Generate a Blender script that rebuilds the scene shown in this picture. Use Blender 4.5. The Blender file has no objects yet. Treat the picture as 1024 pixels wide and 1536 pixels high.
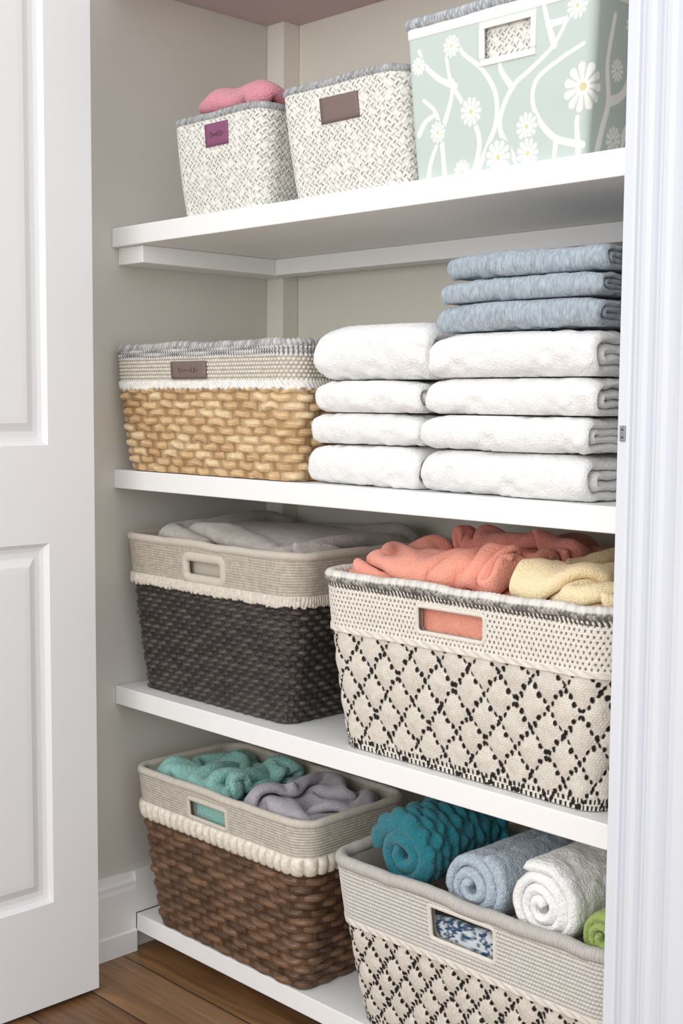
import bpy, numpy as np, random, time
from math import *
from mathutils import Matrix, Vector
random.seed(3); RNG=np.random.RandomState(5)
scn=bpy.context.scene
scn.view_settings.view_transform='Standard'
COL=bpy.context.collection
ZF=-.80; ZT=1.5
Z1,Z2,Z3,Z4=.38,0.,-.3514,-.7363; T=.0295; YB=.36; XR=1.0

# ---------------------------------------------------------------- helpers
def hexc(h):
    h=h.lstrip('#'); c=[int(h[i:i+2],16)/255 for i in (0,2,4)]
    return np.array([x/12.92 if x<=.04045 else ((x+.055)/1.055)**2.4 for x in c])
def h3(i,j,k):
    n=(i.astype(np.int64)*374761393+j.astype(np.int64)*668265263+k.astype(np.int64)*2147483647%1000003*97)&0x7fffffff
    n=((n^(n>>13))*1274126177)&0x7fffffff
    return ((n^(n>>16))&0xffff)/65535.0
def vn(x,y,z=0.):
    x,y,z=np.broadcast_arrays(np.asarray(x,float),np.asarray(y,float),np.asarray(z,float))
    i,j,k=np.floor(x),np.floor(y),np.floor(z); a,b,c=x-i,y-j,z-k
    a=a*a*(3-2*a); b=b*b*(3-2*b); c=c*c*(3-2*c)
    def L(u,v,t): return u+(v-u)*t
    r=[]
    for dk in (0,1):
        e=L(h3(i,j,k+dk),h3(i+1,j,k+dk),a); f=L(h3(i,j+1,k+dk),h3(i+1,j+1,k+dk),a); r.append(L(e,f,b))
    return L(r[0],r[1],c)*2-1
def fbm(x,y,z=0.,o=3):
    s=0;a=1.;t=0
    for q in range(o):
        s=s+a*vn(x*2**q+17*q,y*2**q+5*q,z*2**q+3*q); t+=a; a*=.5
    return s/t
def smooth(a,b,x):
    t=np.clip((x-a)/(b-a),0,1); return t*t*(3-2*t)
def empty(name):
    o=bpy.data.objects.new(name,None); COL.objects.link(o); o.empty_display_size=.02; return o
def add(name,me,mat=None,parent=None):
    o=bpy.data.objects.new(name,me); COL.objects.link(o)
    if mat: me.materials.append(mat)
    if parent: o.parent=parent
    return o
def raw_mesh(name,V,F,mat=None,parent=None,col=None,smoothf=True):
    me=bpy.data.meshes.new(name); V=np.asarray(V,np.float32); F=np.asarray(F,np.int32)
    me.vertices.add(len(V)); me.vertices.foreach_set('co',V.ravel())
    k=F.shape[1]
    me.loops.add(F.size); me.loops.foreach_set('vertex_index',F.ravel())
    me.polygons.add(len(F)); me.polygons.foreach_set('loop_start',np.arange(0,F.size,k,dtype=np.int32))
    try: me.polygons.foreach_set('loop_total',np.full(len(F),k,np.int32))
    except Exception: pass
    me.update(calc_edges=True)
    me.polygons.foreach_set('use_smooth',np.full(len(F),smoothf))
    if col is not None:
        a=me.color_attributes.new('Col','FLOAT_COLOR','POINT')
        c=np.ones((len(V),4),np.float32); c[:,:3]=col; a.data.foreach_set('color',c.ravel())
    me.validate(); me.update()
    return add(name,me,mat,parent)
def grid(name,V,cu=False,cv=False,mask=None,col=None,mat=None,parent=None,caps=False):
    nu,nv=V.shape[:2]
    iu=np.arange(nu if cu else nu-1); iv=np.arange(nv if cv else nv-1)
    I,J=np.meshgrid(iu,iv,indexing='ij'); I2=(I+1)%nu; J2=(J+1)%nv
    F=np.stack([I*nv+J,I2*nv+J,I2*nv+J2,I*nv+J2],-1)
    if mask is not None: F=F[mask[:F.shape[0],:F.shape[1]]]
    F=F.reshape(-1,4)
    c=None if col is None else np.broadcast_to(col,V.shape).reshape(-1,3)
    return raw_mesh(name,V.reshape(-1,3),F,mat,parent,c)
def box(name,x0,x1,y0,y1,z0,z1,mat,parent=None,bev=.0):
    V=[(x,y,z) for x in (x0,x1) for y in (y0,y1) for z in (z0,z1)]
    F=[(0,1,3,2),(4,6,7,5),(0,4,5,1),(2,3,7,6),(0,2,6,4),(1,5,7,3)]
    me=bpy.data.meshes.new(name); me.from_pydata(V,[],F); me.update()
    o=add(name,me,mat,parent)
    if bev:
        m=o.modifiers.new('b','BEVEL'); m.width=bev; m.segments=3
    return o
# ---------------------------------------------------------------- materials
def material(name,color=None,rough=.85,bumps=(),sheen=0.,var=0.,varscale=20,var2=None,spec=.3,stretch=None):
    m=bpy.data.materials.new(name); m.use_nodes=True; nt=m.node_tree; N=nt.nodes; L=nt.links
    b=N['Principled BSDF']; b.inputs['Roughness'].default_value=rough
    b.inputs['Specular IOR Level'].default_value=spec
    if sheen: 
        b.inputs['Sheen Weight'].default_value=sheen; b.inputs['Sheen Roughness'].default_value=.5
    tc=N.new('ShaderNodeTexCoord'); src=tc.outputs['Object']
    if stretch:
        mp=N.new('ShaderNodeMapping'); mp.inputs['Scale'].default_value=stretch; L.new(src,mp.inputs[0]); src=mp.outputs[0]
    if color is None:
        a=N.new('ShaderNodeAttribute'); a.attribute_name='Col'; cs=a.outputs['Color']
    else:
        a=N.new('ShaderNodeRGB'); a.outputs[0].default_value=(*hexc(color),1); cs=a.outputs[0]
    if var:
        n=N.new('ShaderNodeTexNoise'); n.inputs['Scale'].default_value=varscale; n.inputs['Detail'].default_value=4; L.new(src,n.inputs['Vector'])
        mr=N.new('ShaderNodeMapRange'); mr.inputs['From Min'].default_value=.25; mr.inputs['From Max'].default_value=.75
        mr.inputs['To Min'].default_value=1-var; mr.inputs['To Max'].default_value=1+var*.6; L.new(n.outputs['Fac'],mr.inputs['Value'])
        v=N.new('ShaderNodeVectorMath'); v.operation='SCALE'; L.new(cs,v.inputs[0]); L.new(mr.outputs[0],v.inputs['Scale']); cs=v.outputs[0]
    L.new(cs,b.inputs['Base Color'])
    prev=None
    for (kind,sc,st,dist) in bumps:
        if kind=='n':
            t=N.new('ShaderNodeTexNoise'); t.inputs['Scale'].default_value=sc; t.inputs['Detail'].default_value=3; out=t.outputs['Fac']
        elif kind=='v':
            t=N.new('ShaderNodeTexVoronoi'); t.inputs['Scale'].default_value=sc; out=t.outputs['Distance']
        else:
            t=N.new('ShaderNodeTexWave'); t.inputs['Scale'].default_value=sc; t.bands_direction=kind; t.inputs['Distortion'].default_value=1.5; out=t.outputs['Fac']
        L.new(src,t.inputs['Vector'])
        bp=N.new('ShaderNodeBump'); bp.inputs['Strength'].default_value=st; bp.inputs['Distance'].default_value=dist
        L.new(out,bp.inputs['Height'])
        if prev: L.new(prev,bp.inputs['Normal'])
        prev=bp.outputs[0]
    if prev: L.new(prev,b.inputs['Normal'])
    return m
M_paint=material('white_paint','#f3f3f2',.45,(('n',60,.05,.001),))
M_casing=material('casing_paint','#d9dde4',.4)
M_door=material('door_paint','#eaebed',.4,(('n',40,.04,.001),))
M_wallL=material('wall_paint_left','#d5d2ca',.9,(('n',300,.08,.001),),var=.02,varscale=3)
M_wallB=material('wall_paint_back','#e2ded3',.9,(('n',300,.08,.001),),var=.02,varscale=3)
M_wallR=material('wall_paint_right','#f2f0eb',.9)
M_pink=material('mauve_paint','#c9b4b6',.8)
M_post=material('post_paint','#e4e0d6',.6)
M_attr=material('woven_fibre',None,.85,(('n',700,.35,.0015),),var=.10,varscale=150)
M_straw=material('straw_fibre',None,.55,(('n',500,.4,.001),),var=.2,varscale=120,spec=.45)
M_dark=material('dark_wicker',None,.42,(('n',600,.4,.001),),var=.25,varscale=160,spec=.5)
M_fabric=material('woven_fabric',None,.95,(('n',900,.5,.0015),('n',250,.25,.002)),sheen=.2,var=.08,varscale=250)
M_print=material('printed_fabric',None,.8,(('n',900,.15,.001),))
M_lining=material('basket_lining','#c2bbae',.95,(('n',600,.4,.001),))
def terry(name,c,var=.06,s=420,st=.7):
    return material(name,c,.97,(('n',s,st,.004),('n',120,.35,.004)),sheen=.25,var=var,varscale=260)
M_tw=material('terry_white','#f6f6f5',.97,(('n',420,.62,.004),('n',130,.2,.004)),sheen=.2,var=.05,varscale=380)
M_twg=terry('terry_white_roll','#f8f8f7',.05,330,.6)
M_blue=material('ribbed_blue_cotton','#afbbc5',.95,(('n',500,.6,.003),),sheen=.15,var=.40,varscale=210,stretch=(1.8,1,.4))
M_bluer=terry('terry_blue','#bccad6',.24,380,.9)
M_green=terry('terry_green','#a3b866',.12)
M_coral=terry('terry_coral','#f6a791',.07,420,.7)
M_coral2=terry('terry_coral_deep','#e39788',.07,420,.7)
M_yellow=terry('terry_yellow','#fbe6bb',.07,400,.7)
M_pinkT=terry('terry_pink','#e095a3',.10,380,.8)
M_teal=terry('terry_teal','#97ccc4',.14,300,1.)
M_tealD=terry('knit_teal','#26808d',.18,380,.9)
M_lilac=terry('terry_lilac','#b9b4bc',.10,450,.6)
M_greyB=material('fleece_grey','#bab3ac',.97,(('n',500,.7,.004),('n',60,.4,.006)),sheen=.4,var=.16,varscale=70)
M_metal=material('brushed_metal','#8d9094',.35); M_metal.node_tree.nodes['Principled BSDF'].inputs['Metallic'].default_value=.8
M_tagA=material('tag_plum','#8a5374',.5); M_tagB=material('tag_brown','#7b6a65',.5); M_ink=material('tag_ink','#5a4a47',.6)
def wood():
    m=bpy.data.materials.new('wood_floor'); m.use_nodes=True; N=m.node_tree.nodes; L=m.node_tree.links; b=N['Principled BSDF']
    tc=N.new('ShaderNodeTexCoord'); br=N.new('ShaderNodeTexBrick'); L.new(tc.outputs['Object'],br.inputs['Vector'])
    br.inputs['Scale'].default_value=1; br.inputs['Brick Width'].default_value=1.1; br.inputs['Row Height'].default_value=.11; br.inputs['Mortar Size'].default_value=.0015
    br.inputs['Color1'].default_value=(*hexc('#8d6844'),1); br.inputs['Color2'].default_value=(*hexc('#755232'),1); br.inputs['Mortar'].default_value=(*hexc('#2d1c10'),1)
    mp=N.new('ShaderNodeMapping'); mp.inputs['Scale'].default_value=(3,45,1); L.new(tc.outputs['Object'],mp.inputs[0])
    n=N.new('ShaderNodeTexNoise'); n.inputs['Scale'].default_value=1.5; n.inputs['Detail'].default_value=6; n.inputs['Distortion'].default_value=1; L.new(mp.outputs[0],n.inputs['Vector'])
    mr=N.new('ShaderNodeMapRange'); mr.inputs['From Min'].default_value=.3; mr.inputs['From Max'].default_value=.7; mr.inputs['To Min'].default_value=.6; mr.inputs['To Max'].default_value=1.25; L.new(n.outputs['Fac'],mr.inputs['Value'])
    v=N.new('ShaderNodeVectorMath'); v.operation='SCALE'; L.new(br.outputs['Color'],v.inputs[0]); L.new(mr.outputs[0],v.inputs['Scale']); L.new(v.outputs[0],b.inputs['Base Color'])
    b.inputs['Roughness'].default_value=.38
    return m
M_wood=wood()

# ---------------------------------------------------------------- crumpled cloth : small position-based cloth solver
T0=time.time()
def pair_find(P,R,gid,gi,gj):
    c=np.floor((P-P.min(0))/R).astype(np.int64)+1; n=c.max(0)+3
    key=(c[:,0]*n[1]+c[:,1])*n[2]+c[:,2]; order=np.argsort(key,kind='stable'); ks=key[order]
    I=[];J=[]; idx=np.arange(len(P))
    for dx in (-1,0,1):
        for dy in (-1,0,1):
            for dz in (-1,0,1):
                off=(dx*n[1]+dy)*n[2]+dz
                if off<0: continue
                lo=np.searchsorted(ks,key+off,'left'); hi=np.searchsorted(ks,key+off,'right'); cnt=hi-lo
                for k in range(int(cnt.max()) if len(cnt) else 0):
                    s=cnt>k; i=idx[s]; j=order[lo[s]+k]
                    if off==0: m=i<j; i,j=i[m],j[m]
                    I.append(i);J.append(j)
    I=np.concatenate(I);J=np.concatenate(J)
    d=P[I]-P[J]; m=(d*d).sum(1)<R*R; I,J=I[m],J[m]
    m=~((gid[I]==gid[J])&(np.abs(gi[I]-gi[J])<=1)&(np.abs(gj[I]-gj[J])<=1))
    return I[m],J[m]
def dome_h(x,y,rc,dome):
    x0,x1,y0,y1=rc; u=(x-(x0+x1)/2)/((x1-x0)/2); v=(y-(y0+y1)/2)/((y1-y0)/2)
    return dome*np.clip(1-u**4,0,1)*np.clip(1-v**4,0,1)
def simulate(sheets,rc,zf,rim,dome,sp=.0075,r=.0095,shrink=120,settle=45,iters=6,tmax=60,bend=.12):
    """a flat sheet lying over the filled basket is pushed together until it fits inside the rim"""
    Ps=[];gid=[];gi=[];gj=[];shp=[];cons=[];base=0; ts=time.time(); B0=[];B1=[]
    for si,(fr,(sx,sy),z0,seed,ang) in enumerate(sheets):
        n=int(sx/sp)+1;m=int(sy/sp)+1; rng=np.random.RandomState(seed)
        A,B=np.meshgrid((np.arange(n)-(n-1)/2)*sp,(np.arange(m)-(m-1)/2)*sp,indexing='ij')
        cx,cy=(fr[0]+fr[1])/2,(fr[2]+fr[3])/2
        X=cx+A*cos(ang)-B*sin(ang); Y=cy+A*sin(ang)+B*cos(ang)
        Z=z0+.012*(1+fbm(A*11+seed,B*11,seed,2))
        P=np.stack([X,Y,Z],-1).reshape(-1,3)+rng.randn(n*m,3)*.0003
        Ps.append(P); I,J=np.meshgrid(np.arange(n),np.arange(m),indexing='ij')
        k=n*m; gid+=[si]*k; gi.append(I.ravel()); gj.append(J.ravel()); shp.append((n,m,base))
        B0.append(np.tile([P[:,0].min(),P[:,0].max(),P[:,1].min(),P[:,1].max()],(k,1))); B1.append(np.tile(fr,(k,1)))
        idx=(np.arange(k)+base).reshape(n,m)
        def grp(a_,b_,rest,st): cons.append((a_.ravel(),b_.ravel(),rest,st))
        for o in (0,1):
            grp(idx[o:-1:2],idx[o+1::2][:idx[o:-1:2].shape[0]],sp,1.); grp(idx[:,o:-1:2],idx[:,o+1::2][:,:idx[:,o:-1:2].shape[1]],sp,1.)
        for o in (0,1):
            q1,q2=idx[o:-1:2,:-1],idx[o+1::2,1:]; kk=min(q1.shape[0],q2.shape[0]); grp(q1[:kk],q2[:kk],sp*sqrt(2),.35)
            q1,q2=idx[o:-1:2,1:],idx[o+1::2,:-1]; kk=min(q1.shape[0],q2.shape[0]); grp(q1[:kk],q2[:kk],sp*sqrt(2),.35)
        for o in range(4):
            q1=idx[o:-2:4]; q2=idx[o+2::4]; kk=min(len(q1),len(q2)); grp(q1[:kk],q2[:kk],2*sp,bend)
            q1=idx[:,o:-2:4]; q2=idx[:,o+2::4]; kk=min(q1.shape[1],q2.shape[1]); grp(q1[:,:kk],q2[:,:kk],2*sp,bend)
        base+=k
    P=np.concatenate(Ps);gid=np.array(gid);gi=np.concatenate(gi);gj=np.concatenate(gj);B0=np.concatenate(B0);B1=np.concatenate(B1)
    V=np.zeros_like(P); dt=.008; N=len(P); I=J=None
    for st in range(shrink+settle):
        if time.time()-ts>tmax: break
        t=min(1,st/shrink); BB=B0+(B1-B0)*t
        V[:,2]-=7*dt; V*=.95; V[:,:2]*=.9
        sp_=np.linalg.norm(V,axis=1,keepdims=True); V*=np.minimum(1,.5/np.maximum(sp_,1e-6))
        Q=P+V*dt
        if st%3==0: I,J=pair_find(Q,r*1.5,gid,gi,gj)
        for it in range(iters):
            for (a_,b_,rest,k) in cons:
                d=Q[b_]-Q[a_]; L=np.sqrt((d*d).sum(1))+1e-9; c=(d*(.5*k*(L-rest)/L)[:,None]); Q[a_]+=c; Q[b_]-=c
            if it%2==1:
                d=Q[I]-Q[J]; L=np.sqrt((d*d).sum(1))+1e-9; m=L<r; i,j=I[m],J[m]; c=d[m]*(.35*(r-L[m])/L[m])[:,None]
                for ax_ in range(3):
                    Q[:,ax_]+=np.bincount(i,c[:,ax_],N)-np.bincount(j,c[:,ax_],N)
                s=np.maximum(Q[:,2]-rim,0)*.08
                Q[:,0]=np.clip(Q[:,0],BB[:,0]-s,BB[:,1]+s); Q[:,1]=np.clip(Q[:,1],BB[:,2]-s,BB[:,3]+s)
                Q[:,2]=np.maximum(Q[:,2],zf+dome_h(Q[:,0],Q[:,1],rc,dome))
        V=(Q-P)/dt
        P=Q
    out=[]
    for (n,m,b) in shp:
        G=P[b:b+n*m].reshape(n,m,3).copy()
        H=G.copy(); H[1:-1]=.5*G[1:-1]+.25*(G[2:]+G[:-2]); G=H; H=G.copy(); H[:,1:-1]=.5*G[:,1:-1]+.25*(G[:,2:]+G[:,:-2]); G=H
        out.append(G)
    return out
parents={}
def cloth_group(rc,zf,rim,dome,specs,**kw):
    res=simulate([tuple(s[3:8]) for s in specs],rc,zf,rim,dome,**kw)
    for G_,s in zip(res,specs):
        if s[0] not in parents: parents[s[0]]=empty(s[0])
        o=grid(s[1],G_,mat=s[2],parent=parents[s[0]])
        m=o.modifiers.new('t','SOLIDIFY'); m.thickness=s[8]; m.offset=0
        m=o.modifiers.new('s','SUBSURF'); m.levels=2; m.render_levels=2
def under(name,par,mat,rc,full,zf,dome):
    X,Y=np.meshgrid(np.linspace(rc[0],rc[1],40),np.linspace(rc[2],rc[3],40),indexing='ij')
    Zz=zf-.010+dome_h(X,Y,full,dome)+.002*fbm(X*40,Y*40,2)
    o=grid(name,np.stack([X,Y,Zz],-1),mat=mat,parent=parents[par])
    m=o.modifiers.new('t','SOLIDIFY'); m.thickness=.012; m.offset=-1
rF=Z3+.234; rcF=(.514,.934,.012,.280)
cloth_group(rcF,rF-.012,rF,.030,[
 ('coral_towel','fold_front',M_coral,(.514,.762,.012,.170),(.40,.34),rF+.035,1,.25,.010),
 ('coral_towel','fold_back',M_coral2,(.590,.772,.150,.280),(.34,.27),rF+.075,2,-.2,.010),
 ('yellow_towel','bunch',M_yellow,(.788,.934,.012,.280),(.30,.48),rF+.035,3,.15,.009)],tmax=160,bend=.12)
under('lower_fold','coral_towel',M_coral,(.514,.776,.012,.28),rcF,rF-.012,.030); under('lower_fold','yellow_towel',M_yellow,(.788,.934,.012,.28),rcF,rF-.012,.030)
rG=Z4+.258; rcG=(.064,.430,.020,.194)
cloth_group(rcG,rG-.032,rG,.022,[
 ('teal_towel','drape',M_teal,(.064,.250,.020,.194),(.34,.30),rG+.01,5,.2,.012),
 ('lilac_cloth','bunch',M_lilac,(.290,.430,.020,.194),(.28,.30),rG+.045,7,.1,.007)],tmax=90,bend=.10)
under('lower_fold','teal_towel',M_teal,(.064,.266,.02,.194),rcG,rG-.032,.022); under('lower_fold','lilac_cloth',M_lilac,(.284,.43,.02,.194),rcG,rG-.032,.022)
rE=Z3+.247; rcE=(.036,.408,.022,.300)
cloth_group(rcE,rE-.014,rE,.028,[('grey_fleece_blanket','main',M_greyB,(.075,.408,.022,.300),(.42,.34),rE+.02,21,.1,.012)],tmax=60,bend=.3)
under('lower_fold','grey_fleece_blanket',M_greyB,(.036,.408,.022,.30),rcE,rE-.014,.028)
rA=Z1+.136; rcA=(.168,.346,.014,.184)
cloth_group(rcA,rA-.006,rA,.036,[('pink_towel','fold',M_pinkT,(.172,.344,.018,.182),(.28,.26),rA+.03,31,.2,.012)],tmax=60,bend=.2)
under('lower_fold','pink_towel',M_pinkT,rcA,rcA,rA-.006,.036)
print('SIMTIME',time.time()-T0)

# ---------------------------------------------------------------- room
box('floor',-1.6,2.8,-3.0,YB+.05,ZF-.05,ZF,M_wood)
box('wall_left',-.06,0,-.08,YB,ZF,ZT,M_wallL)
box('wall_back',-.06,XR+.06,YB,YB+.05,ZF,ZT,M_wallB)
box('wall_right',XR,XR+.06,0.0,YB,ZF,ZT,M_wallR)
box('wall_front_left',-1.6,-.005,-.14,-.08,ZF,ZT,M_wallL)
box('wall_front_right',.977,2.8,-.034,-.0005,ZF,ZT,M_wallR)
box('trim_post',0.0005,.043,.3235,YB-.0005,ZF,ZT,M_post,bev=.001)
box('trim_cleat_left',0.0005,.066,.012,.2845,Z1-T-.027,Z1-T-.0003,M_paint,bev=.001)
box('trim_cleat_back',.0005,XR-.001,.2855,.3228,Z1-T-.027,Z1-T-.0003,M_paint,bev=.001)
for i,(z,y0,x0) in enumerate(((Z1,0,0),(Z2,0,0),(Z3,0,0),(Z4,.029,.0135))):
    o=box('closet_shelf',x0+.0005,XR-.0005,y0,.3228,z-T,z,M_paint,bev=.0015)
    s=box('shelf_back_strip',.0436,XR-.0005,.3228,YB-.0005,z-T,z,M_paint,parent=o)
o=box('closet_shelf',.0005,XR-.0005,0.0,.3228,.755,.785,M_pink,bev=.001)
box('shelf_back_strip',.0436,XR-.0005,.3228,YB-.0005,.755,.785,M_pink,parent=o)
def extrude_profile(name,P,axis,a,b,mat,parent=None):
    n=len(P); V=[]
    for t in (a,b):
        for p in P: V.append((p[0],p[1],t) if axis=='z' else (p[0],t,p[1]))
    F=[(i,(i+1)%n,n+(i+1)%n,n+i) for i in range(n)]
    F.append(tuple(range(n))[::-1]); F.append(tuple(range(n,2*n)))
    me=bpy.data.meshes.new(name); me.from_pydata(V,[],F); me.update()
    o=add(name,me,mat,parent); 
    import bmesh
    bm=bmesh.new(); bm.from_mesh(me); bmesh.ops.recalc_face_normals(bm,faces=bm.faces); bm.to_mesh(me); bm.free()
    return o
h=ZF
extrude_profile('baseboard_left',[(.0005,h),(.016,h),(.016,h+.035),(.013,h+.038),(.013,h+.105),(.011,h+.112),(.0115,h+.118),(.008,h+.124),(.006,h+.133),(.0005,h+.133)],'y',-.079,.0285,M_paint)
box('baseboard_left',.0005,.012,.0288,.323,Z4+.0005,h+.133,M_paint)
prof=[(.974,-.050),(.985,-.051),(.988,-.0505),(.9895,-.047),(.991,-.0465),(.994,-.050),(.999,-.0535),(1.004,-.0545),(1.009,-.0535),(1.012,-.050),(1.0135,-.0475),(1.016,-.0475),(1.018,-.051),(1.022,-.055),(1.028,-.0565),(1.034,-.0555),(1.038,-.052),(1.040,-.050),(1.043,-.052),(1.048,-.058),(1.056,-.0605),(1.085,-.062),(1.088,-.058),(1.088,-.0345)]
extrude_profile('trim_casing_right',[(.974,-.0345)]+prof,'z',ZF,ZT,M_casing)
box('trim_jamb_right',.974,.9765,-.034,-.0005,ZF,ZT,M_casing)
st=empty('strike_plate')
box('plate',.9775,.984,-.0525,-.0508,.0725,.0885,M_metal,parent=st,bev=.0005)
for dz in (.0765,.0845):
    box('screw',.9797,.9818,-.0532,-.0524,dz-.001,dz+.001,M_ink,parent=st)
door=empty('door_1')
DX0,DX1=.062,.10; DY1,DY0=-.103,-.86
def door_panel(y0,y1,z0,z1,nm):
    steps=[(0,0),(.006,.007),(.012,.009),(.020,.009),(.032,.002),(.040,.0015)]
    V=[];F=[]
    for (ins,dep) in steps:
        V+=[(DX1-dep,y0+ins,z0+ins),(DX1-dep,y1-ins,z0+ins),(DX1-dep,y1-ins,z1-ins),(DX1-dep,y0+ins,z1-ins)]
    for k in range(len(steps)-1):
        for i in range(4):
            F.append((4*k+i,4*k+(i+1)%4,4*k+4+(i+1)%4,4*k+4+i))
    k=4*(len(steps)-1); F.append((k,k+1,k+2,k+3))
    me=bpy.data.meshes.new(nm); me.from_pydata(V,[],F); me.update(); add(nm,me,M_door,door)
py1=DY1-.078; py0=DY0+.11
zs=[(ZF+.165,-.097),(.045,ZT-.12)]
box('stile_free',DX0,DX1,py1,DY1,ZF+.008,ZT-.01,M_door,door)
box('stile_hinge',DX0,DX1,DY0,py0,ZF+.008,ZT-.01,M_door,door)
box('rail_bottom',DX0,DX1,py0,py1,ZF+.008,zs[0][0],M_door,door)
box('rail_lock',DX0,DX1,py0,py1,zs[0][1],zs[1][0],M_door,door)
box('rail_top',DX0,DX1,py0,py1,zs[1][1],ZT-.01,M_door,door)
for i,(a,b) in enumerate(zs):
    door_panel(py0,py1,a,b,'panel_%d'%(i+1)); box('panel_core_%d'%(i+1),DX0,DX1-.012,py0,py1,a,b,M_door,door)

# ---------------------------------------------------------------- basket machinery
class Basket:
    def __init__(s,name,base,top,z0,z1,rb=.02,rt=.025,bulge=0.,res=.0015,th=.006):
        s.o=empty(name); s.base=base; s.top=top; s.z0=z0; s.z1=z1; s.rb=rb; s.rt=rt; s.bulge=bulge; s.res=res; s.th=th
        x0,x1,y0,y1=top; r=rt
        s.seg=[y1-y0-2*r,pi/2*r,x1-x0-2*r,pi/2*r,y1-y0-2*r,pi/2*r,x1-x0-2*r,pi/2*r]
        s.cum=np.concatenate([[0],np.cumsum(s.seg)]); s.L=s.cum[-1]; s.sf0=s.cum[2]; s.H=z1-z0
        s.x_front0=x0+r
    def ringpt(s,rect,r,q):
        q=np.mod(q,s.L); k=np.clip(np.searchsorted(s.cum,q,side='right')-1,0,7); f=(q-s.cum[k])/np.array(s.seg)[k]
        x0,x1,y0,y1=rect
        A=np.array([(x0,y1-r),(x0+r,y0+r),(x0+r,y0),(x1-r,y0+r),(x1,y0+r),(x1-r,y1-r),(x1-r,y1),(x0+r,y1-r)])
        B=np.array([(x0,y0+r),(0,0),(x1-r,y0),(0,0),(x1,y1-r),(0,0),(x0+r,y1),(0,0)])
        arc=(k%2==1); a0=np.array([0,pi,0,1.5*pi,0,0,0,.5*pi])[k]; ang=a0+f*pi/2
        nx0=np.array([-1,0,0,0,1,0,0,0])[k]; ny0=np.array([0,0,-1,0,0,0,1,0])[k]
        nx=np.where(arc,np.cos(ang),nx0); ny=np.where(arc,np.sin(ang),ny0)
        px=np.where(arc,A[k,0]+r*nx,A[k,0]+(B[k,0]-A[k,0])*f); py=np.where(arc,A[k,1]+r*ny,A[k,1]+(B[k,1]-A[k,1])*f)
        return px,py,nx,ny
    def surf(s,sf,z,off=0.):
        q=np.asarray(sf)+s.sf0; t=np.clip(np.asarray(z)/s.H,0,1.1)
        ax,ay,nx,ny=s.ringpt(s.base,s.rb,q); bx,by,_,_=s.ringpt(s.top,s.rt,q)
        e=off+s.bulge*np.sin(pi*np.clip(t,0,1))
        return np.stack(np.broadcast_arrays(ax+(bx-ax)*t+nx*e, ay+(by-ay)*t+ny*e, s.z0+np.asarray(z)),-1)
    def sf_of_x(s,x): return x-s.x_front0
    def body(s,fn,mat,hole=None,zmax=None,name='body',hide_mask=None):
        zmax=zmax or s.H
        nu=int(s.L/s.res); nv=int(zmax/s.res)+1
        sf=np.linspace(0,s.L,nu,endpoint=False)-s.sf0; z=np.linspace(0.0006,zmax,nv)
        S,Z=np.meshgrid(sf,z,indexing='ij')
        D,C=fn(S,Z)
        V=s.surf(S,Z,D)
        mask=None
        if hole: mask=~s.inhole(S,Z,hole)
        return grid(name,V,cu=True,mask=mask,col=C,mat=mat,parent=s.o)
    def inhole(s,S,Z,hole,g=0.):
        cx,cz,w,h,r=hole
        dx=np.abs(S-cx)-(w/2-r+g); dz=np.abs(Z-cz)-(h/2-r+g)
        d=np.hypot(np.maximum(dx,0),np.maximum(dz,0))+np.minimum(np.maximum(dx,dz),0)
        return d<r
    def lining(s,mat,col=None,hole=None,res=.004,fn=None,top=None,off=None):
        off=s.th if off is None else off
        H=(top or s.H)
        if hole: res=.0025
        nu=int(s.L/res); nv=max(8,int(H/res)); sf=np.linspace(0,s.L,nu,endpoint=False)-s.sf0; z=np.linspace(.003,H,nv)
        S,Z=np.meshgrid(sf,z,indexing='ij'); V=s.surf(S,Z,-off)
        C=None
        if fn: C=fn(S,Z)
        elif col is not None: C=np.broadcast_to(col,V.shape)
        grid('lining',V,cu=True,mask=(~s.inhole(S,Z,hole)) if hole else None,col=C,mat=mat,parent=s.o)
        n=60; sfb=np.linspace(0,s.L,n,endpoint=False)-s.sf0; P=s.surf(sfb,np.full(n,.004),-.002); 
        me=bpy.data.meshes.new('bottom'); me.from_pydata([tuple(p) for p in P],[],[tuple(range(n))]); me.update()
        add('bottom',me,M_lining,s.o)
    def rim(s,ra,rb,fn,mat,z=None,off=0.,res=.0015,nv=20,wob=.0008,name='rim',p=2.):
        z=s.H if z is None else z
        nu=int(s.L/res); sf=np.linspace(0,s.L,nu,endpoint=False)-s.sf0; a=np.linspace(0,2*pi,nv,endpoint=False)
        S,A=np.meshgrid(sf,a,indexing='ij')
        D,C=fn(S,A)
        wz=wob*fbm(S*20,np.zeros_like(S),3.3)*3
        ca,sa=np.cos(A),np.sin(A)
        ca=np.sign(ca)*np.abs(ca)**(2/p); sa=np.sign(sa)*np.abs(sa)**(2/p)
        V=s.surf(S,np.full_like(S,z),off+(ra+D)*ca-ra*.3)
        V[...,2]=s.z0+z+(rb+D)*sa+wz
        return grid(name,V,cu=True,cv=True,col=C,mat=mat,parent=s.o)
    def hole_border(s,hole,r,c,mat,off=.001,flat=1.,grow=0.,name='handle_trim',twist=0.0):
        cx,cz,w,h,rr=hole; w=w+grow*2; h=h+grow*2
        pts=[]
        n=14
        for (sx,sz,a0) in ((1,-1,-pi/2),(1,1,0),(-1,1,pi/2),(-1,-1,pi)):
            for k in range(n):
                a=a0+k/(n-1)*pi/2
                pts.append((cx+sx*(w/2-rr)+rr*cos(a),cz+sz*(h/2-rr)+rr*sin(a)))
        pts=np.array(pts)
        d=np.hypot(*np.diff(np.vstack([pts,pts[:1]]),axis=0).T); cum=np.concatenate([[0],np.cumsum(d)]); Lp=cum[-1]
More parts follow.
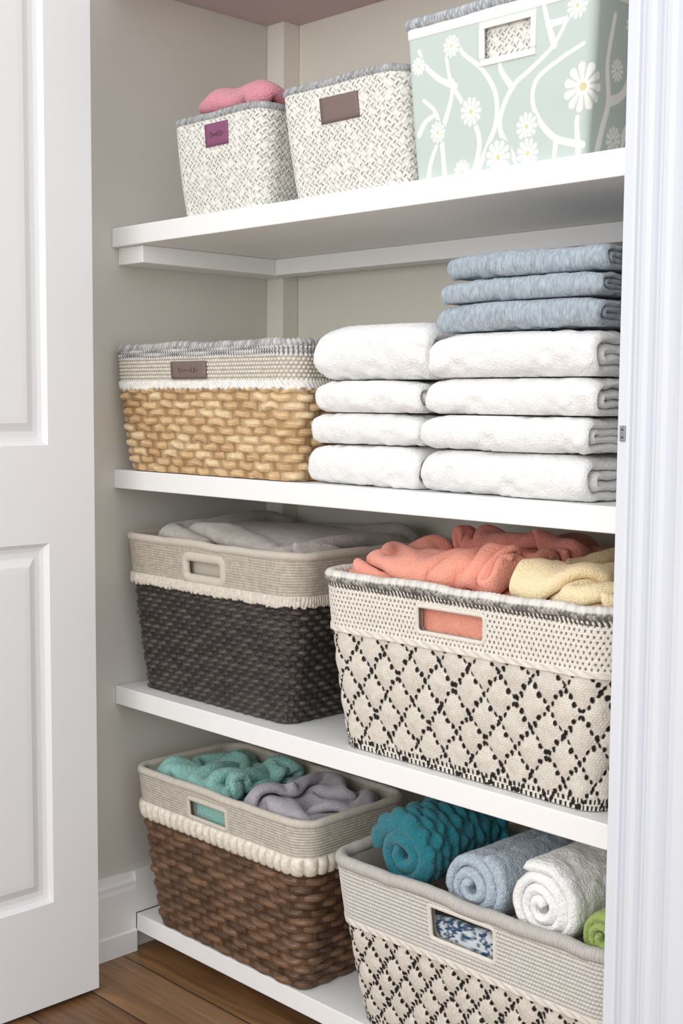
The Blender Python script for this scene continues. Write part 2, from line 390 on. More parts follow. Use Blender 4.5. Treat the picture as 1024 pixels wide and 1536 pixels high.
        m=int(Lp/.0015); q=np.linspace(0,Lp,m,endpoint=False); pp=np.vstack([pts,pts[:1]])
        S=np.interp(q,cum,pp[:,0]); Z=np.interp(q,cum,pp[:,1])
        P=s.surf(S,Z,off); Pn=s.surf(S,Z,off+.01)-P; Nn=Pn/np.linalg.norm(Pn,axis=1,keepdims=True)
        Tn=np.roll(P,-1,0)-np.roll(P,1,0); Tn/=np.linalg.norm(Tn,axis=1,keepdims=True); Bn=np.cross(Tn,Nn)
        a=np.linspace(0,2*pi,12,endpoint=False)
        rad=r*(1+twist*np.abs(np.sin(pi*q/.004)))[:,None]
        V=P[:,None,:]+Bn[:,None,:]*(rad*np.cos(a))[...,None]+Nn[:,None,:]*(rad*flat*np.sin(a))[...,None]
        grid(name,V,cu=True,cv=True,col=np.broadcast_to(c,V.shape),mat=mat,parent=s.o)
    def tag(s,x,zc,w,h,mat,off=.003,slant=0.,ink=True,name='label'):
        cx=s.sf_of_x(x); nu,nv=10,6
        S,Z=np.meshgrid(np.linspace(cx-w/2,cx+w/2,nu),np.linspace(zc-h/2,zc+h/2,nv),indexing='ij')
        V=s.surf(S,Z,off+.0006*np.sin(S*300))
        o=grid(name,V,mat=mat,parent=s.o); m=o.modifiers.new('s','SOLIDIFY'); m.thickness=.0012; m.offset=-1
        if ink:
            cu=bpy.data.curves.new('script','CURVE'); cu.dimensions='3D'; cu.bevel_depth=.0003
            sp=cu.splines.new('POLY'); n=60; sp.points.add(n-1)
            for i in range(n):
                f=i/(n-1); a=cx-w*.28+w*.56*f+.002*cos(f*40); b=zc+h*.15*sin(f*40)*(.5+.5*sin(f*9+1))
                p=s.surf(np.array([a]),np.array([b]),off+.0006)[0]; sp.points[i].co=(*p,1)
            oc=bpy.data.objects.new('script',cu); COL.objects.link(oc); cu.materials.append(M_ink); oc.parent=s.o
        return o
def mix(a,b,t): t=np.asarray(t)[...,None]; return a*(1-t)+b*t
def weave(S,Z,w,h,A,seed=0,flat=.6,stake=.55,jit=.15,wav=.12):
    Z=Z+h*wav*vn(S/w*1.3,Z/h*.5,seed+3.)
    row=np.floor(Z/h); fz=Z/h-row
    S2=S+jit*w*vn(S/w*.7,row*3.1,seed)
    ph=S2/w+row
    over=.5+.5*np.sin(pi*ph)
    cell=np.floor((ph-.5)/2+.5)
    rnd=h3(cell+500,row+50,np.full_like(row,seed))
    prof=np.clip(1-np.abs(2*fz-1)**2.2,0,1)**.5
    strand=prof*(over**flat)*(.8+.35*rnd)
    fs=S2/w-.0; st=np.clip(1-(2*(fs-np.floor(fs))-1)**2,0,1)**.5*stake
    d=np.maximum(strand,st*.9)
    return A*d,rnd,(strand>st*.9),prof,fz,over

cW=hexc('#eceae4'); cG=hexc('#77756e'); cRim=hexc('#7d8083'); cRimL=hexc('#d0d1d2')
def speckle(S,Z,c=.0075,seed=1):
    S=S+.0016*fbm(S*60,Z*60,seed); Z=Z+.0016*fbm(S*60,Z*60,seed+9)
    a=(S+Z)/c*.7071; b=(S-Z)/c*.7071; ia,ib=np.floor(a),np.floor(b); fa,fb=a-ia,b-ib
    par=np.mod(ia+ib,2)<.5
    l=np.where(par,fb,fa); m=np.where(par,fa,fb)
    r=h3(ia+900,ib+900,np.full_like(ia,seed))
    line=(1-smooth(.08,.22,np.abs(l-.5)))*(1-smooth(.30,.46,np.abs(m-.5)))*(r>.22)*(.5+.5*r)
    d=.0018*(np.clip(1-np.abs(2*m-1)**2,0,1)**.5)
    e=(1-smooth(.0,.12,np.abs(m-.04)))*(h3(ia+9,ib+77,np.full_like(ia,3))>.45)*.6
    return d,np.clip(line+e,0,1)
def fnA(seed):
    def f(S,Z):
        d,l=speckle(S,Z,.0072,seed); return d,mix(cW,cG,l*.95)
    return f
def rimstitch(p,cd,cl,amp=.0009,k=1.):
    def f(S,A):
        ph=S/p+A/(2*pi)*k; w=np.abs(np.sin(pi*ph)); r=h3(np.floor(ph)+400,np.zeros_like(S),np.zeros_like(S))
        return amp*w, mix(cd,cl,np.clip(.15+.75*w*r+.2*fbm(S*300,A*2),0,1))
    return f
def rcol(c,v=.1): 
    def f(S,A): 
        w=np.abs(np.sin(pi*(S/.004+A/(2*pi)))); return .0005*w, mix(c*(1-v),c,w)
    return f
A=Basket('white_woven_bin',(.168,.350,.012,.18),(.152,.362,.000,.20),Z1+.0005,Z1+.136,.02,.028,.002,.001)
A.body(fnA(1),M_attr); A.lining(M_lining)
A.rim(.0042,.005,rimstitch(.0042,cRim,cRimL),M_attr)
A.tag(.262,.108,.052,.032,M_tagA)
B=Basket('white_woven_bin',(.412,.622,.012,.20),(.392,.616,.000,.225),Z1+.0005,Z1+.142,.02,.026,.002,.001)
B.body(fnA(4),M_attr); B.lining(M_lining)
B.rim(.0042,.005,rimstitch(.0042,cRim,cRimL),M_attr)
B.tag(.508,.106,.070,.033,M_tagB,ink=False)

# ===== C : green floral bin
cGr=hexc('#c3d0ca'); cWh=hexc('#f8f6f1'); cYe=hexc('#cfc98a')
Cb=Basket('floral_fabric_bin',(.636,.884,.010,.26),(.628,.904,-.004,.275),Z1+.0005,Z1+.184,.008,.010,.001,.0009)
PX=lambda x,y:((x-605)/273*.262+.0-.002,(268-(x-605)*.139-y)/(1240+(x-605)*.6))
branches=[[(652,268),(650,225),(648,190),(640,165),(622,150)],[(700,262),(714,215),(706,180),(686,150),(668,118),(662,70)],
 [(648,200),(668,150),(672,120)],[(708,255),(728,215),(742,180),(742,140),(722,105),(690,80),(684,64)],[(676,128),(650,118),(628,100),(618,78)],
 [(785,250),(760,215),(748,180),(768,130),(800,100),(830,68),(852,20)],[(768,130),(752,108),(748,95)],
 [(878,214),(838,205),(812,180),(800,150),(806,118),(836,92),(872,68)],[(838,205),(835,232)],[(830,70),(820,40),(812,10)],
 [(872,225),(868,180),(874,150)],[(610,200),(622,182),(640,170)],[(622,262),(628,240),(640,215)],[(701,165),(706,180)],[(820,40),(850,30),(880,0)]]
flowers=[(701,165,17),(745,232,20),(791,187,16),(793,226,17),(643,196,13),(672,70,13),(874,130,27),(683,253,14),(860,14,14),(616,100,11)]
rb=[[(.285,.0),(.292,.03),(.30,.06),(.292,.10),(.30,.15)],[(.30,.06),(.33,.075),(.345,.12),(.35,.16)],[(.33,.0),(.345,.04),(.38,.06),(.42,.05),(.46,.10)],[(.36,.17),(.38,.12),(.36,.07)],[(.40,.16),(.42,.10)]]
rf=[(.318,.022,.015),(.335,.145,.013),(.37,.03,.014),(.312,.095,.012),(.40,.12,.013)]
def fnC(S,Z):
    w=np.zeros_like(S); yl=np.zeros_like(S)
    def poly(P,wid):
        P=np.array(P)
        Q=[]
        for i in range(len(P)-1):
            p0=P[max(i-1,0)];p1=P[i];p2=P[i+1];p3=P[min(i+2,len(P)-1)]
            for t in np.linspace(0,1,6,endpoint=False):
                Q.append(.5*((2*p1)+(-p0+p2)*t+(2*p0-5*p1+4*p2-p3)*t*t+(-p0+3*p1-3*p2+p3)*t**3))
        Q.append(P[-1]); Q=np.array(Q); n=len(Q)
        x0,x1=Q[:,0].min()-.01,Q[:,0].max()+.01
        sel=(S>x0)&(S<x1); s,z=S[sel],Z[sel]; best=np.full(s.shape,9.)
        for i in range(n-1):
            a,b=Q[i],Q[i+1]; ab=b-a; t=np.clip(((s-a[0])*ab[0]+(z-a[1])*ab[1])/(ab@ab+1e-12),0,1)
            ww=wid*(1.2-.6*(i/n)); best=np.minimum(best,np.hypot(s-a[0]-ab[0]*t,z-a[1]-ab[1]*t)-ww)
        w[sel]=np.maximum(w[sel],1-smooth(-.0003,.0005,best))
    def flower(cx,cz,r):
        dx,dz=S-cx,Z-cz; d=np.hypot(dx,dz); a=np.arctan2(dz,dx); n=11
        halo=d<r*1.12
        edge=r*(.72+.28*np.abs(np.cos(a*n/2))**.7)
        ins=1-smooth(-.0003,.0005,d-edge)
        gap=smooth(.80,.97,np.abs(np.sin(a*n/2)))*smooth(r*.25,r*.4,d)
        w[halo]=0
        w[:]=np.where(halo,ins*(1-.9*gap),w)
        yl[:]=np.maximum(yl,1-smooth(r*.14,r*.22,d))
    for b in branches: poly([PX(*p) for p in b],.0031)
    for b in rb: poly(b,.0046)
    for (x,y,r) in flowers:
        cx,cz=PX(x,y); flower(cx,cz,r*1.25/1290)
    for f_ in rf: flower(*f_)
    c=mix(cGr,cWh,w); c=mix(c,cYe,yl*.8)
    band=smooth(.166,.1665,Z); c=mix(c,cWh,band)
    return .0012*band+0.0003*fbm(S*40,Z*40),c
hC=(Cb.sf_of_x(.785),.140,.068,.034,.003)
Cb.body(fnC,M_print,hole=hC)
def crossh(S,Z):
    d,l=speckle(S,Z,.006,8); return mix(cW,hexc('#5f6163'),l)
Cb.lining(M_attr,fn=crossh,res=.0012)
def rect_frame(b,hole,wd,c,mat,off=.002):
    cx,cz,w,h,r=hole
    for (a0,a1,b0,b1) in ((cx-w/2-wd,cx+w/2+wd,cz+h/2,cz+h/2+wd),(cx-w/2-wd,cx+w/2+wd,cz-h/2-wd,cz-h/2),(cx-w/2-wd,cx-w/2,cz-h/2,cz+h/2),(cx+w/2,cx+w/2+wd,cz-h/2,cz+h/2)):
        S,Z=np.meshgrid(np.linspace(a0,a1,12),np.linspace(b0,b1,8),indexing='ij'); V=b.surf(S,Z,off)
        o=grid('handle_frame',V,col=np.broadcast_to(c,V.shape),mat=mat,parent=b.o); m=o.modifiers.new('s','SOLIDIFY'); m.thickness=.003; m.offset=-1
rect_frame(Cb,hC,.007,cWh,M_print)
Cb.rim(.005,.006,rimstitch(.0045,hexc('#858d92'),hexc('#d6dadd'),.0012),M_attr)

# ===== D : straw basket w/ crochet band
cS=[hexc('#dcba8b'),hexc('#bd9361'),hexc('#ecd5ae')]
cK=hexc('#ded8cc'); cK2=hexc('#9d968a'); cL=hexc('#f2f0ea')
D=Basket('straw_basket',(.036,.415,.012,.30),(.012,.424,-.002,.315),Z2+.0005,Z2+.190,.02,.028,.003,.0010)
def fnD(S,Z):
    d,r,on,prof,fz,over=weave(S,Z,.0205,.0122,.010,2,.5,.42,.3,.2)
    st=np.abs(np.sin(pi*(fz*2.5+S/.03+r*4)))
    tw=st*.0009
    c=mix(cS[1],cS[0],np.clip(r*1.3,0,1)); c=mix(c,cS[2],np.clip(.5*st*over+(r>.75)*.4,0,1))
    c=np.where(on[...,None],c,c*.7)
    c=c*(.74+.26*np.clip(prof,0,1)[...,None])  # painted crevice shade: straw colour darkens toward the strand edges
    d=d+tw*on
    zb=.128
    kn=np.abs(np.sin(pi*S/.0058+ (np.floor(Z/.0055)%2)*pi/2))*np.abs(np.sin(pi*Z/.0055))
    dk=.006+.0026*kn; ck=mix(cK2,cK,smooth(.05,.5,kn))
    edge=zb-.003+.004*np.abs(np.sin(pi*S/.012))+.002*fbm(S*80,Z*0,2); lz=(Z>edge)&(Z<zb+.011)
    rr=np.abs(np.sin(pi*S/.006+3*Z/.01)); 
    d=np.where(Z>edge,dk,d); c=np.where((Z>edge)[...,None],ck,c)
    d=np.where(lz,.0085+.0022*rr,d); c=np.where(lz[...,None],mix(cL*.9,cL,rr),c)
    tz=Z>.174; dd=np.abs(np.sin(pi*S/.0055))
    c=np.where(tz[...,None],mix(hexc('#65656a'),hexc('#d0cecb'),smooth(.4,.8,dd)),c)
    return d,c
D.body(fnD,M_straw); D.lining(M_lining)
D.rim(.006,.006,rimstitch(.006,hexc('#7d7c80'),hexc('#e2dfd9'),.0015),M_attr,off=.003,wob=.0012)
D.tag(.207,.155,.083,.026,M_tagB,off=.0105)
def dome_cover(b,name,mat,col,zin,height,inset=.008,seed=0,amp=.003,freq=18):
    nr,na=60,240; sfv=np.linspace(0,b.L,na,endpoint=False)-b.sf0; P=b.surf(sfv,np.full(na,zin),-inset)
    c=P.mean(0); r=np.linspace(1,0.0,nr)
    V=c[None,None,:]+(P[:,None,:]-c)*r[None,:,None]
    hh=height*(1-r**2.2)[None,:]
    x,y=V[...,0],V[...,1]
    V[...,2]=b.z0+zin+hh+amp*fbm(x*freq,y*freq,seed,4)*(1-r**6)[None,:]
    return grid(name,V,cu=True,col=None if col is None else np.broadcast_to(col,V.shape),mat=mat,parent=b.o)
dome_cover(D,'cover',M_fabric,hexc('#cfcabf'),.188,.008,.004,2,.002)

# ===== E : black basket w/ linen band
cE=hexc('#c4bbae'); cEd=hexc('#a79e92'); cB1=hexc('#332e2c'); cB2=hexc('#524a46'); cFr=hexc('#e0d8ca')
E=Basket('black_woven_basket',(.044,.379,.034,.285),(.020,.424,.008,.315),Z3+.0005,Z3+.247,.018,.035,.002,.0010)
def linen(S,Z,c1,c2,seed=0):
    n=.5+.5*fbm(S*60,Z*900,seed,2)*.9; m=.5+.5*fbm(S*900,Z*60,seed+4,2)*.9
    return mix(c1,c2,np.clip((n+m)/2,0,1))
def fnE(S,Z):
    d,r,on,prof,fz,over=weave(S,Z,.0125,.0085,.0080,5,.55,.5,.08,.05)
    c=mix(cB1,cB2,r); c=c*(.75+.25*prof[...,None]); c=np.where(on[...,None],c,c*.7)  # crevice shading between strands is put into the wicker colour
    zb=.178; ed=zb-.004+.004*fbm(S*220,np.zeros_like(S),2)
    fr=(Z>ed)&(Z<zb+.012)
    rib=np.abs(np.sin(pi*S/.0042+2*fbm(S*80,Z*80,1)))
    top=Z>=zb+.012
    d=np.where(fr,.0095+.0018*rib+.002*(1-smooth(zb,zb+.012,Z)),d); c=np.where(fr[...,None],mix(cFr*.8,cFr,rib),c)
    d=np.where(top,.008+.0004*np.sin(Z*2*pi/.004),d); c=np.where(top[...,None],linen(S,Z,cEd,cE*1.08,3),c)
    return d,c
hE=(E.sf_of_x(.228),.212,.085,.028,.010)
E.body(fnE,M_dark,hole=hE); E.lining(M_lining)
E.hole_border(hE,.0075,cE*1.15,M_fabric,off=.006,flat=.7,grow=.003)
E.rim(.006,.006,rcol(cE*1.1,.08),M_fabric,off=.006)

# ===== F / H
cF=hexc('#e8e2d7'); cF2=hexc('#cbc4b7'); cK0=hexc('#23201c')
def diamond(S,Z,a,b,seed,dash=4.,th=.07,jj=.0022):
    S=S+jj*fbm(S*35,Z*35,seed); Zq=Z+jj*fbm(S*35,Z*35,seed+7)
    u=S/a+Zq/b; v=S/a-Zq/b
    def dist(u,v):
        iu=np.round(u); t=v*dash+.5*np.mod(iu,2); k=np.floor(t); f=t-k
        r=h3(iu+900,k+900,np.full_like(k,seed)); w=th*(.6+.8*r)
        side=(np.mod(k,2)*2-1)*.03
        q=np.hypot((u-iu-side)/w,(f-.5)/.38)
        return 1-smooth(.85,1.1,q)
    ink=np.maximum(dist(u,v),dist(v,u))
    q=np.abs(np.sin(pi*u))*np.abs(np.sin(pi*v))
    return ink,q
def fabrib(S,Z,seed):
    r=np.floor(Z/.0032); w=np.abs(np.sin(pi*(S/.005+.5*np.mod(r,2)+.3*vn(S*90,r,seed))))*np.abs(np.sin(pi*Z/.0032))
    return w
def mkF(zb,seed,a,b,tall,th=.07):
    def f(S,Z):
        ink,q=diamond(S,Z-.0,a,b,seed,4.,th)
        w=fabrib(S,Z,seed)
        d=.0045*q**.5+.0008*w+.0012*ink+.0012*fbm(S*60,Z*60,seed+2)
        c=mix(cF2,cF,np.clip(.45+.5*w+.25*fbm(S*120,Z*120,seed),0,1))
        c=mix(c,cK0,ink)
        bd=(Z<.016); dots=(np.abs(np.sin(pi*S/.0075+np.floor(Z/.008)*pi/2))>.75)&(np.abs(np.sin(pi*Z/.008))>.45)
        c=np.where((bd&dots)[...,None],cK0,c); d=np.where(bd,.002+.0008*w+.001*dots,d)
        seam=(Z>zb-.006)&(Z<=zb+.003); top=Z>zb+.003
        if tall:
            gx=np.abs(np.sin(pi*S/.0068+np.floor((Z)/.0062)*pi/2)); gz=np.abs(np.sin(pi*Z/.0062))
            dt=smooth(.80,.93,gx)*smooth(.55,.8,gz); c2=mix(cF*1.04,hexc('#4b4743'),dt*.9); d2=.005+.0008*w-.0008*dt
            st_=(Z>.220)&(np.abs(np.sin(pi*(S/.006+Z/.012)))>.55); c2=np.where(st_[...,None],hexc('#4b4845'),c2)
        else:
            rr=np.abs(np.sin(pi*Z/.0055)); sx=np.abs(np.sin(pi*S/.0045+np.floor(Z/.0055)*pi/2)); c2=mix(hexc('#a39f99'),hexc('#e2dfd9'),np.clip(rr*.6+sx*.4,0,1)); d2=.0045+.0024*rr*(.5+.5*sx)
        d=np.where(top,d2,d); c=np.where(top[...,None],c2,c)
        tw=np.abs(np.sin(pi*(S/.02+Z/.01)))
        d=np.where(seam,.0065+.001*tw,d); c=np.where(seam[...,None],mix(cF*.93,cF*1.04,tw),c)
        return d,c
    return f
def rimF(S,A):
    ph=S/.0065+A/(2*pi)*1.5; w=np.abs(np.sin(pi*ph)); r=h3(np.floor(ph)+400,np.zeros_like(S),np.zeros_like(S))
    under=(np.cos(A)>.1)&(np.sin(A)<.12)
    g=np.where(under,np.clip(.75*w+.5*(r>.55),0,1),.25*(r>.6)*w)
    return .0012*w, mix(hexc('#e4e0d9'),hexc('#4f4d4b'),g*.9)
Fb=Basket('cream_diamond_basket',(.508,.912,.020,.285),(.488,.957,-.012,.300),Z3+.0005,Z3+.234,.025,.045,.003,.0010)
hF=(Fb.sf_of_x(.722),.196,.108,.034,.006)
Fb.body(mkF(.166,3,.048,.058,True,.085),M_attr,hole=hF); Fb.lining(M_lining,hole=hF)
Fb.hole_border(hF,.0026,cF,M_fabric,off=.004,flat=.8,twist=.2)
Fb.rim(.0075,.0075,rimF,M_attr,off=.003,wob=.0012)
Hb=Basket('cream_diamond_basket',(.528,.925,.040,.26),(.500,.966,.002,.265),Z4+.0005,Z4+.232,.025,.04,.003,.0010)
hH=(Hb.sf_of_x(.735),.196,.106,.046,.006)
Hb.body(mkF(.150,11,.042,.050,False,.11),M_attr,hole=hH); Hb.lining(M_lining,hole=hH)
Hb.hole_border(hH,.0030,cF,M_fabric,off=.004,flat=.8,twist=.2)
Hb.rim(.0085,.0085,rcol(hexc('#c6c2bc'),.3),M_attr,off=.003,wob=.0015)

# ===== G : brown basket
cN1=hexc('#4a3425'); cN2=hexc('#816148'); cGb=hexc('#c8c1b5'); cSc=hexc('#ece4d5')
G=Basket('brown_woven_basket',(.072,.412,.036,.200),(.046,.446,.006,.212),Z4+.0005,Z4+.258,.018,.03,.002,.0010)
def fnG(S,Z):
    d,r,on,prof,fz,over=weave(S,Z,.025,.0125,.0085,9,.45,.45,.25,.12)
    rb_=np.abs(np.sin(pi*(fz*3+S/.03)))
    c=mix(cN1,cN2,np.clip(r*.8+.3*rb_,0,1)); c=c*(.72+.28*prof[...,None]); c=np.where(on[...,None],c,c*.7); d=d+.0008*rb_*on  # brown colour darkened toward strand gaps as painted shade
    z0=.180; z1=.208
    cell=S/.0165; fr=cell-np.floor(cell); sh=np.clip(1-(2*fr-1)**2,0,1)**.5
    zl=z0+.006*(1-sh); sc=(Z>zl)&(Z<z1); top=Z>=z1
    v=(Z-z0)/(z1-z0)
    ds=.007+.0075*sh*np.clip(np.sin(pi*np.clip(v,0,1))**.5,0,1)
    d=np.where(sc,ds,d); c=np.where(sc[...,None],mix(cSc*.8,cSc,sh),c)
    rr=np.abs(np.sin(pi*Z/.0042)); sx=np.abs(np.sin(pi*S/.0035+np.floor(Z/.0042)*pi/2))
    d=np.where(top,.006+.0014*rr*(.6+.4*sx),d); c=np.where(top[...,None],mix(cGb*.72,cGb*1.08,np.clip(.6*rr+.4*sx,0,1)),c)
    return d,c
hG=(G.sf_of_x(.235),.227,.092,.030,.004)
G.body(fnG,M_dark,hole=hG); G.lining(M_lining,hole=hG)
G.hole_border(hG,.0035,cGb*1.1,M_fabric,off=.006,flat=.8)
G.rim(.006,.006,rcol(cGb*1.1,.15),M_attr,off=.004)

# ---------------------------------------------------------------- towels
def sheet_mesh(paths,th,L,dx=.004,endr=.008,noise=.0015,seed=0,tvar=.12,nscale=25,fuzz=.0):
    VV=[];FF=[];base=0; rng=np.random.RandomState(int(seed*10)%1000)
    m=max(6,int(L/dx)); ax=np.linspace(0,L,m)
    for pi_,P in enumerate(paths):
        P=np.asarray(P,float)
        d=np.hypot(*np.diff(P,axis=0).T); cum=np.concatenate([[0],np.cumsum(d)]); n=max(8,int(cum[-1]/dx)); q=np.linspace(0,cum[-1],n)
        P=np.stack([np.interp(q,cum,P[:,0]),np.interp(q,cum,P[:,1])],1)
        Tn=np.gradient(P,axis=0); Tn/=np.linalg.norm(Tn,axis=1,keepdims=True)+1e-9; Nn=np.stack([-Tn[:,1],Tn[:,0]],1)
        e=np.minimum(q,cum[-1]-q); tt=np.clip(1-(1-np.clip(e/(th*.5),0,1))**2,0.02,1)**.5
        ring=[]
        for i,a in enumerate(ax):
            ee=min(a,L-a); k=sqrt(max(.0,1-(1-min(ee/endr,1))**2)); k=max(k,.05)
            t=th*.5*tt*k*(1+tvar*fbm(q*18,np.full(n,a*15),seed+pi_*3.1))
            shift=noise*3*np.stack([fbm(q*9+seed,np.full(n,a*12),seed+1.5),fbm(q*9,np.full(n,a*12),seed+7.7)],1)*.5
            C=P+shift
            fz=fuzz*rng.randn(2,n)
            up=C+Nn*(t+fz[0]*k)[:,None]; dn=C-Nn*(t+fz[1]*k)[:,None]
            Rg=np.vstack([up,dn[::-1]])
            nz=noise*fbm(Rg[:,0]*nscale*3,Rg[:,1]*nscale*3,a*nscale*3+seed,2)
            Rr=np.stack([np.full(len(Rg),a)+ (noise*2*fbm(Rg[:,0]*14,Rg[:,1]*30,seed+5,2)),Rg[:,0]+nz,Rg[:,1]+nz],1)
            ring.append(Rr)
        V=np.array(ring); mm,k2=V.shape[:2]
        I,J=np.meshgrid(np.arange(mm-1),np.arange(k2),indexing='ij'); J2=(J+1)%k2
        F=np.stack([I*k2+J,I*k2+J2,(I+1)*k2+J2,(I+1)*k2+J],-1).reshape(-1,4)
        caps=[]
        for j in range(n-1):
            caps.append((j,k2-1-j,k2-2-j,j+1)); o=(mm-1)*k2; caps.append((o+j,o+j+1,o+k2-2-j,o+k2-1-j))
        F=np.vstack([F,np.array(caps)])
        VV.append(V.reshape(-1,3)); FF.append(F+base); base+=mm*k2
    return np.vstack(VV),np.vstack(FF)
def fold_paths(H,depth,layers=2,sq=.8):
    th=H/(2*layers); paths=[]
    for l in range(layers):
        r=(H-th)/2-l*th; c=H/2; f0=th*.5+l*th*1.15
        r=max(r,th*.30)
        a=np.linspace(-pi/2,-3*pi/2,28)
        rx=r*1.05
        arc=np.stack([f0+rx-rx*np.abs(np.cos(a))**sq,c+r*np.sign(np.sin(a))*np.abs(np.sin(a))**sq],1)
        if l==0: P=np.vstack([[depth,c-r],arc,[depth,c+r]])
        else: P=np.vstack([[depth*.96,c-r],arc,[depth*.97,c+r]])
        paths.append(P)
    return paths,th
def towel(name,x0,x1,y0,depth,z0,z1,mat,seed=0,layers=2,rot=0.,noise=.0016,endr=.010,thk=1.04,parent=None,crown=.10,fuzz=.0002):
    H=z1-z0-.0012
    paths,th=fold_paths(H,depth,layers)
    V,F=sheet_mesh(paths,th*thk,x1-x0,.0028,endr,noise,seed,fuzz=fuzz)
    a,p,q=V[:,0],V[:,1],V[:,2]
    tx=a/(x1-x0)
    q=q*(1-crown*np.abs(2*tx-1)**4)
    q=np.clip(q,0,H)
    c,s_=cos(rot),sin(rot); xm=(x1-x0)/2
    X=x0+xm+(a-xm)*c-p*s_; Y=y0+(a-xm)*s_+p*c+ .005*fbm(a*10,q*10,seed,2)
    V=np.stack([X,Y,z0+.0006+q],1)
    return raw_mesh(name,V,F,mat,parent)
lz=[.0,.054,.096,.139,.212]
xs=[(.440,.640),(.442,.640),(.448,.640),(.451,.652)]
for i in range(4):
    towel('folded_white_towel',xs[i][0],xs[i][1],.012+.003*(i%2),.27,Z2+.0003+lz[i],Z2+lz[i+1],M_tw,seed=i*1.7+1,layers=2,noise=.0026,endr=.013,thk=1.08,crown=.12)
rz=[.0,.053,.096,.140,.194]
xs=[(.652,.900),(.655,.903),(.659,.908),(.667,.910)]
for i in range(4):
    towel('folded_white_towel',xs[i][0],xs[i][1],.000+.004*((i+1)%2),.27,Z2+.0003+rz[i],Z2+rz[i+1],M_tw,seed=i*2.3+20,layers=2,noise=.0026,endr=.013,thk=1.08,crown=.12)
bz=[.1945,.229,.257,.288]
xs=[(.672,.908),(.674,.906),(.682,.908)]
for i in range(3):
    towel('folded_blue_towel',xs[i][0],xs[i][1],.006+.004*i,.25,Z2+.0003+bz[i],Z2+bz[i+1],M_blue,seed=i*2.9+40,layers=2,noise=.0024,endr=.007,thk=1.1,crown=.15)

def roll(name,cx,cz,y0,L,R,mat,turns=3.2,seed=0,start=0.,th=None,flip=1,noise=.0015,parent=None,rot=0.,knit=0.):
    th=th or R/(turns+.45); a=np.linspace(0,turns*2*pi,int(turns*40)); r=th*.35+ (R-th*.5-th*.35)*(a/a[-1])
    P=np.stack([r*np.cos(flip*a+start),r*np.sin(flip*a+start)],1)
    V,F=sheet_mesh([P],th*.93,L,.0024,.010,noise,seed,tvar=.1,fuzz=.0003)
    a_,p,q=V[:,0],V[:,1],V[:,2]
    rr=np.hypot(p,q); rad=rr/R
    if knit:
        ang=np.arctan2(q,p); k=np.floor(a_/.017)
        d=knit*np.abs(np.sin(pi*a_/.017))**.6*(.35+.65*np.abs(np.sin(ang*6+k*pi/2))**.6)*smooth(.72,.9,rad)
        p=p*(1+d/np.maximum(rr,.01)); q=q*(1+d/np.maximum(rr,.01))
    Y=a_+ .010*(rad-.3)*(1-smooth(0,.05,a_))
    c,s=cos(rot),sin(rot)
    V=np.stack([cx+p*c-Y*s,y0+p*s+Y*c,cz+q],1)
    return raw_mesh(name,V,F,mat,parent)
roll('rolled_blue_towel',.731,-.490,.018,.19,.054,M_bluer,3.0,1,1.2,noise=.002)
roll('rolled_white_towel',.841,-.480,.012,.19,.055,M_twg,3.3,2,.3,noise=.002)
roll('rolled_green_towel',.9265,-.492,.014,.17,.033,M_green,2.3,3,2.,noise=.0015)
roll('rolled_teal_knit_blanket',.597,-.488,.035,.18,.055,M_tealD,2.2,6,1.9,noise=.003,knit=.010)

def blob(name,c,R,mat,seed=0,e=.8,amp=.012,freq=12,dirv=(1,.3,0),warp=1.2,rot=0.,n=(220,130),fine=.0012,parent=None,tilt=0.,kn=None,pw=.8):
    nu,nv=n; u=np.linspace(0,2*pi,nu,endpoint=False); v=np.linspace(-pi/2,pi/2,nv); U,W=np.meshgrid(u,v,indexing='ij')
    sg=lambda t,k: np.sign(t)*np.abs(t)**k
    x=sg(np.cos(W),e)*sg(np.cos(U),e); y=sg(np.cos(W),e)*sg(np.sin(U),e); z=sg(np.sin(W),e)
    N=np.stack([x,y,z],-1)
    P=np.stack([x*R[0],y*R[1],z*R[2]],-1)
    N=N/np.array(R); N/=np.linalg.norm(N,axis=-1,keepdims=True)+1e-9
    d=np.array(dirv,float); d/=np.linalg.norm(d)
    px,py,pz=P[...,0],P[...,1],P[...,2]
    w=warp*fbm(px*freq*.55,py*freq*.55,pz*freq*.55+seed,2)
    ph=(px*d[0]+py*d[1]+pz*d[2])*freq+w
    f=np.abs(np.sin(pi*ph))**pw
    w2=warp*fbm(px*freq*.8+9,py*freq*.8,pz*freq*.8+seed+4,2)
    g=np.abs(np.sin(pi*((px*-d[1]+py*d[0]+pz*.7)*freq*.6+w2)))**pw
    disp=amp*(f*.75+g*.45-.6)
    if kn: disp=disp+kn(px,py,pz)
    disp=disp+fine*fbm(px*120,py*120,pz*120,2)
    P=P+N*disp[...,None]
    M=Matrix.Rotation(rot,3,'Z')@Matrix.Rotation(tilt,3,'Y'); P=P@np.array(M).T
    P=P+np.array(c)
    return grid(name,P,cu=True,mat=mat,parent=parent)
blob('front_fold',(.690,.010,-.156),(.034,.006,.028),M_coral,7,.7,.004,16,(1,0,.4),.8,parent=parents['coral_towel'])
blob('front_fold',(.746,.010,-.158),(.032,.006,.027),M_coral,9,.7,.004,16,(1,0,.4),.8,parent=parents['coral_towel'])
blob('front_fold',(.231,.022,-.515),(.050,.006,.030),M_teal,5,.5,.002,8,(1,0,0),.5,parent=parents['teal_towel'])
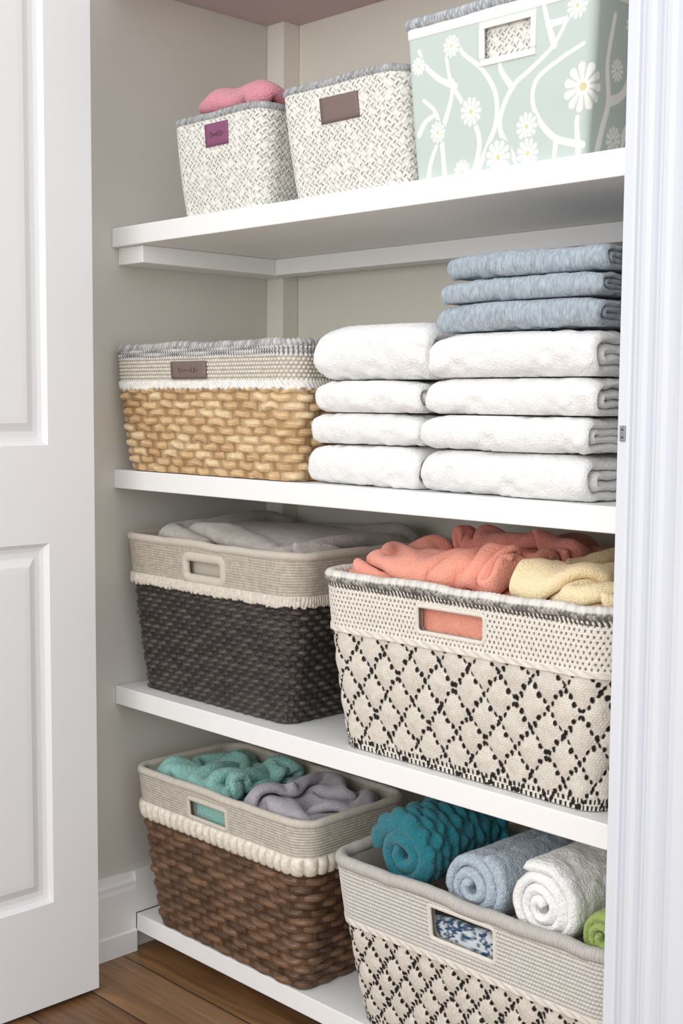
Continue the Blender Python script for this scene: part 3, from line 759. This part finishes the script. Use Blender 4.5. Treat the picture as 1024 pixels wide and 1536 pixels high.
def pat(name,c,R):
    o=blob(name,c,R,None,5,.6,.004,10,(0,0,1),.6,n=(200,100))
    me=o.data; n=len(me.vertices); co_=np.empty(n*3); me.vertices.foreach_get('co',co_); co_=co_.reshape(-1,3)
    x,z=co_[:,0],co_[:,2]; r=fbm(x*260,z*380,2.,2); c1=hexc('#33506e'); c2=hexc('#d7dde2')
    cc=mix(c1,c2,smooth(-.05,.12,r)); a=me.color_attributes.new('Col','FLOAT_COLOR','POINT'); q=np.ones((n,4),np.float32); q[:,:3]=cc; a.data.foreach_set('color',q.ravel())
    me.materials.append(M_fabric); return o
pat('patterned_blue_cloth',(.735,.026,-.566),(.085,.010,.026))

# ---------------------------------------------------------------- light
w=bpy.data.worlds.new('world'); scn.world=w; w.use_nodes=True
bg=w.node_tree.nodes['Background']; bg.inputs[0].default_value=(.98,.985,1,1); bg.inputs[1].default_value=1.27
def area(name,loc,target,size,power,color):
    l=bpy.data.lights.new(name,'AREA'); l.size=size; l.energy=power; l.color=color
    o=bpy.data.objects.new(name,l); COL.objects.link(o); o.location=loc
    o.rotation_euler=(Vector(target)-Vector(loc)).to_track_quat('-Z','Y').to_euler(); return o
area('softbox_light',(1.2,-2.4,.6),(.5,0,-.1),1.4,24,(1,.98,.95))  # unseen softbox added behind the camera to light the closet front
# ---------------------------------------------------------------- camera
yaw,pitch,rl,f=.7927,.0863,.0073,1915.8
F_=np.array([-sin(yaw)*cos(pitch),cos(yaw)*cos(pitch),-sin(pitch)]); R0=np.array([cos(yaw),sin(yaw),0.]); U0=np.cross(R0,F_)
R_=R0*cos(rl)+U0*sin(rl); U_=-R0*sin(rl)+U0*cos(rl)
cam=bpy.data.cameras.new('camera'); oc=bpy.data.objects.new('camera',cam); COL.objects.link(oc)
cam.sensor_fit='VERTICAL'; cam.sensor_height=36; cam.lens=f*36/1536; cam.clip_start=.02
Mx=Matrix(((R_[0],U_[0],-F_[0],1.7109),(R_[1],U_[1],-F_[1],-1.1735),(R_[2],U_[2],-F_[2],.1110),(0,0,0,1)))
oc.matrix_world=Mx; scn.camera=oc
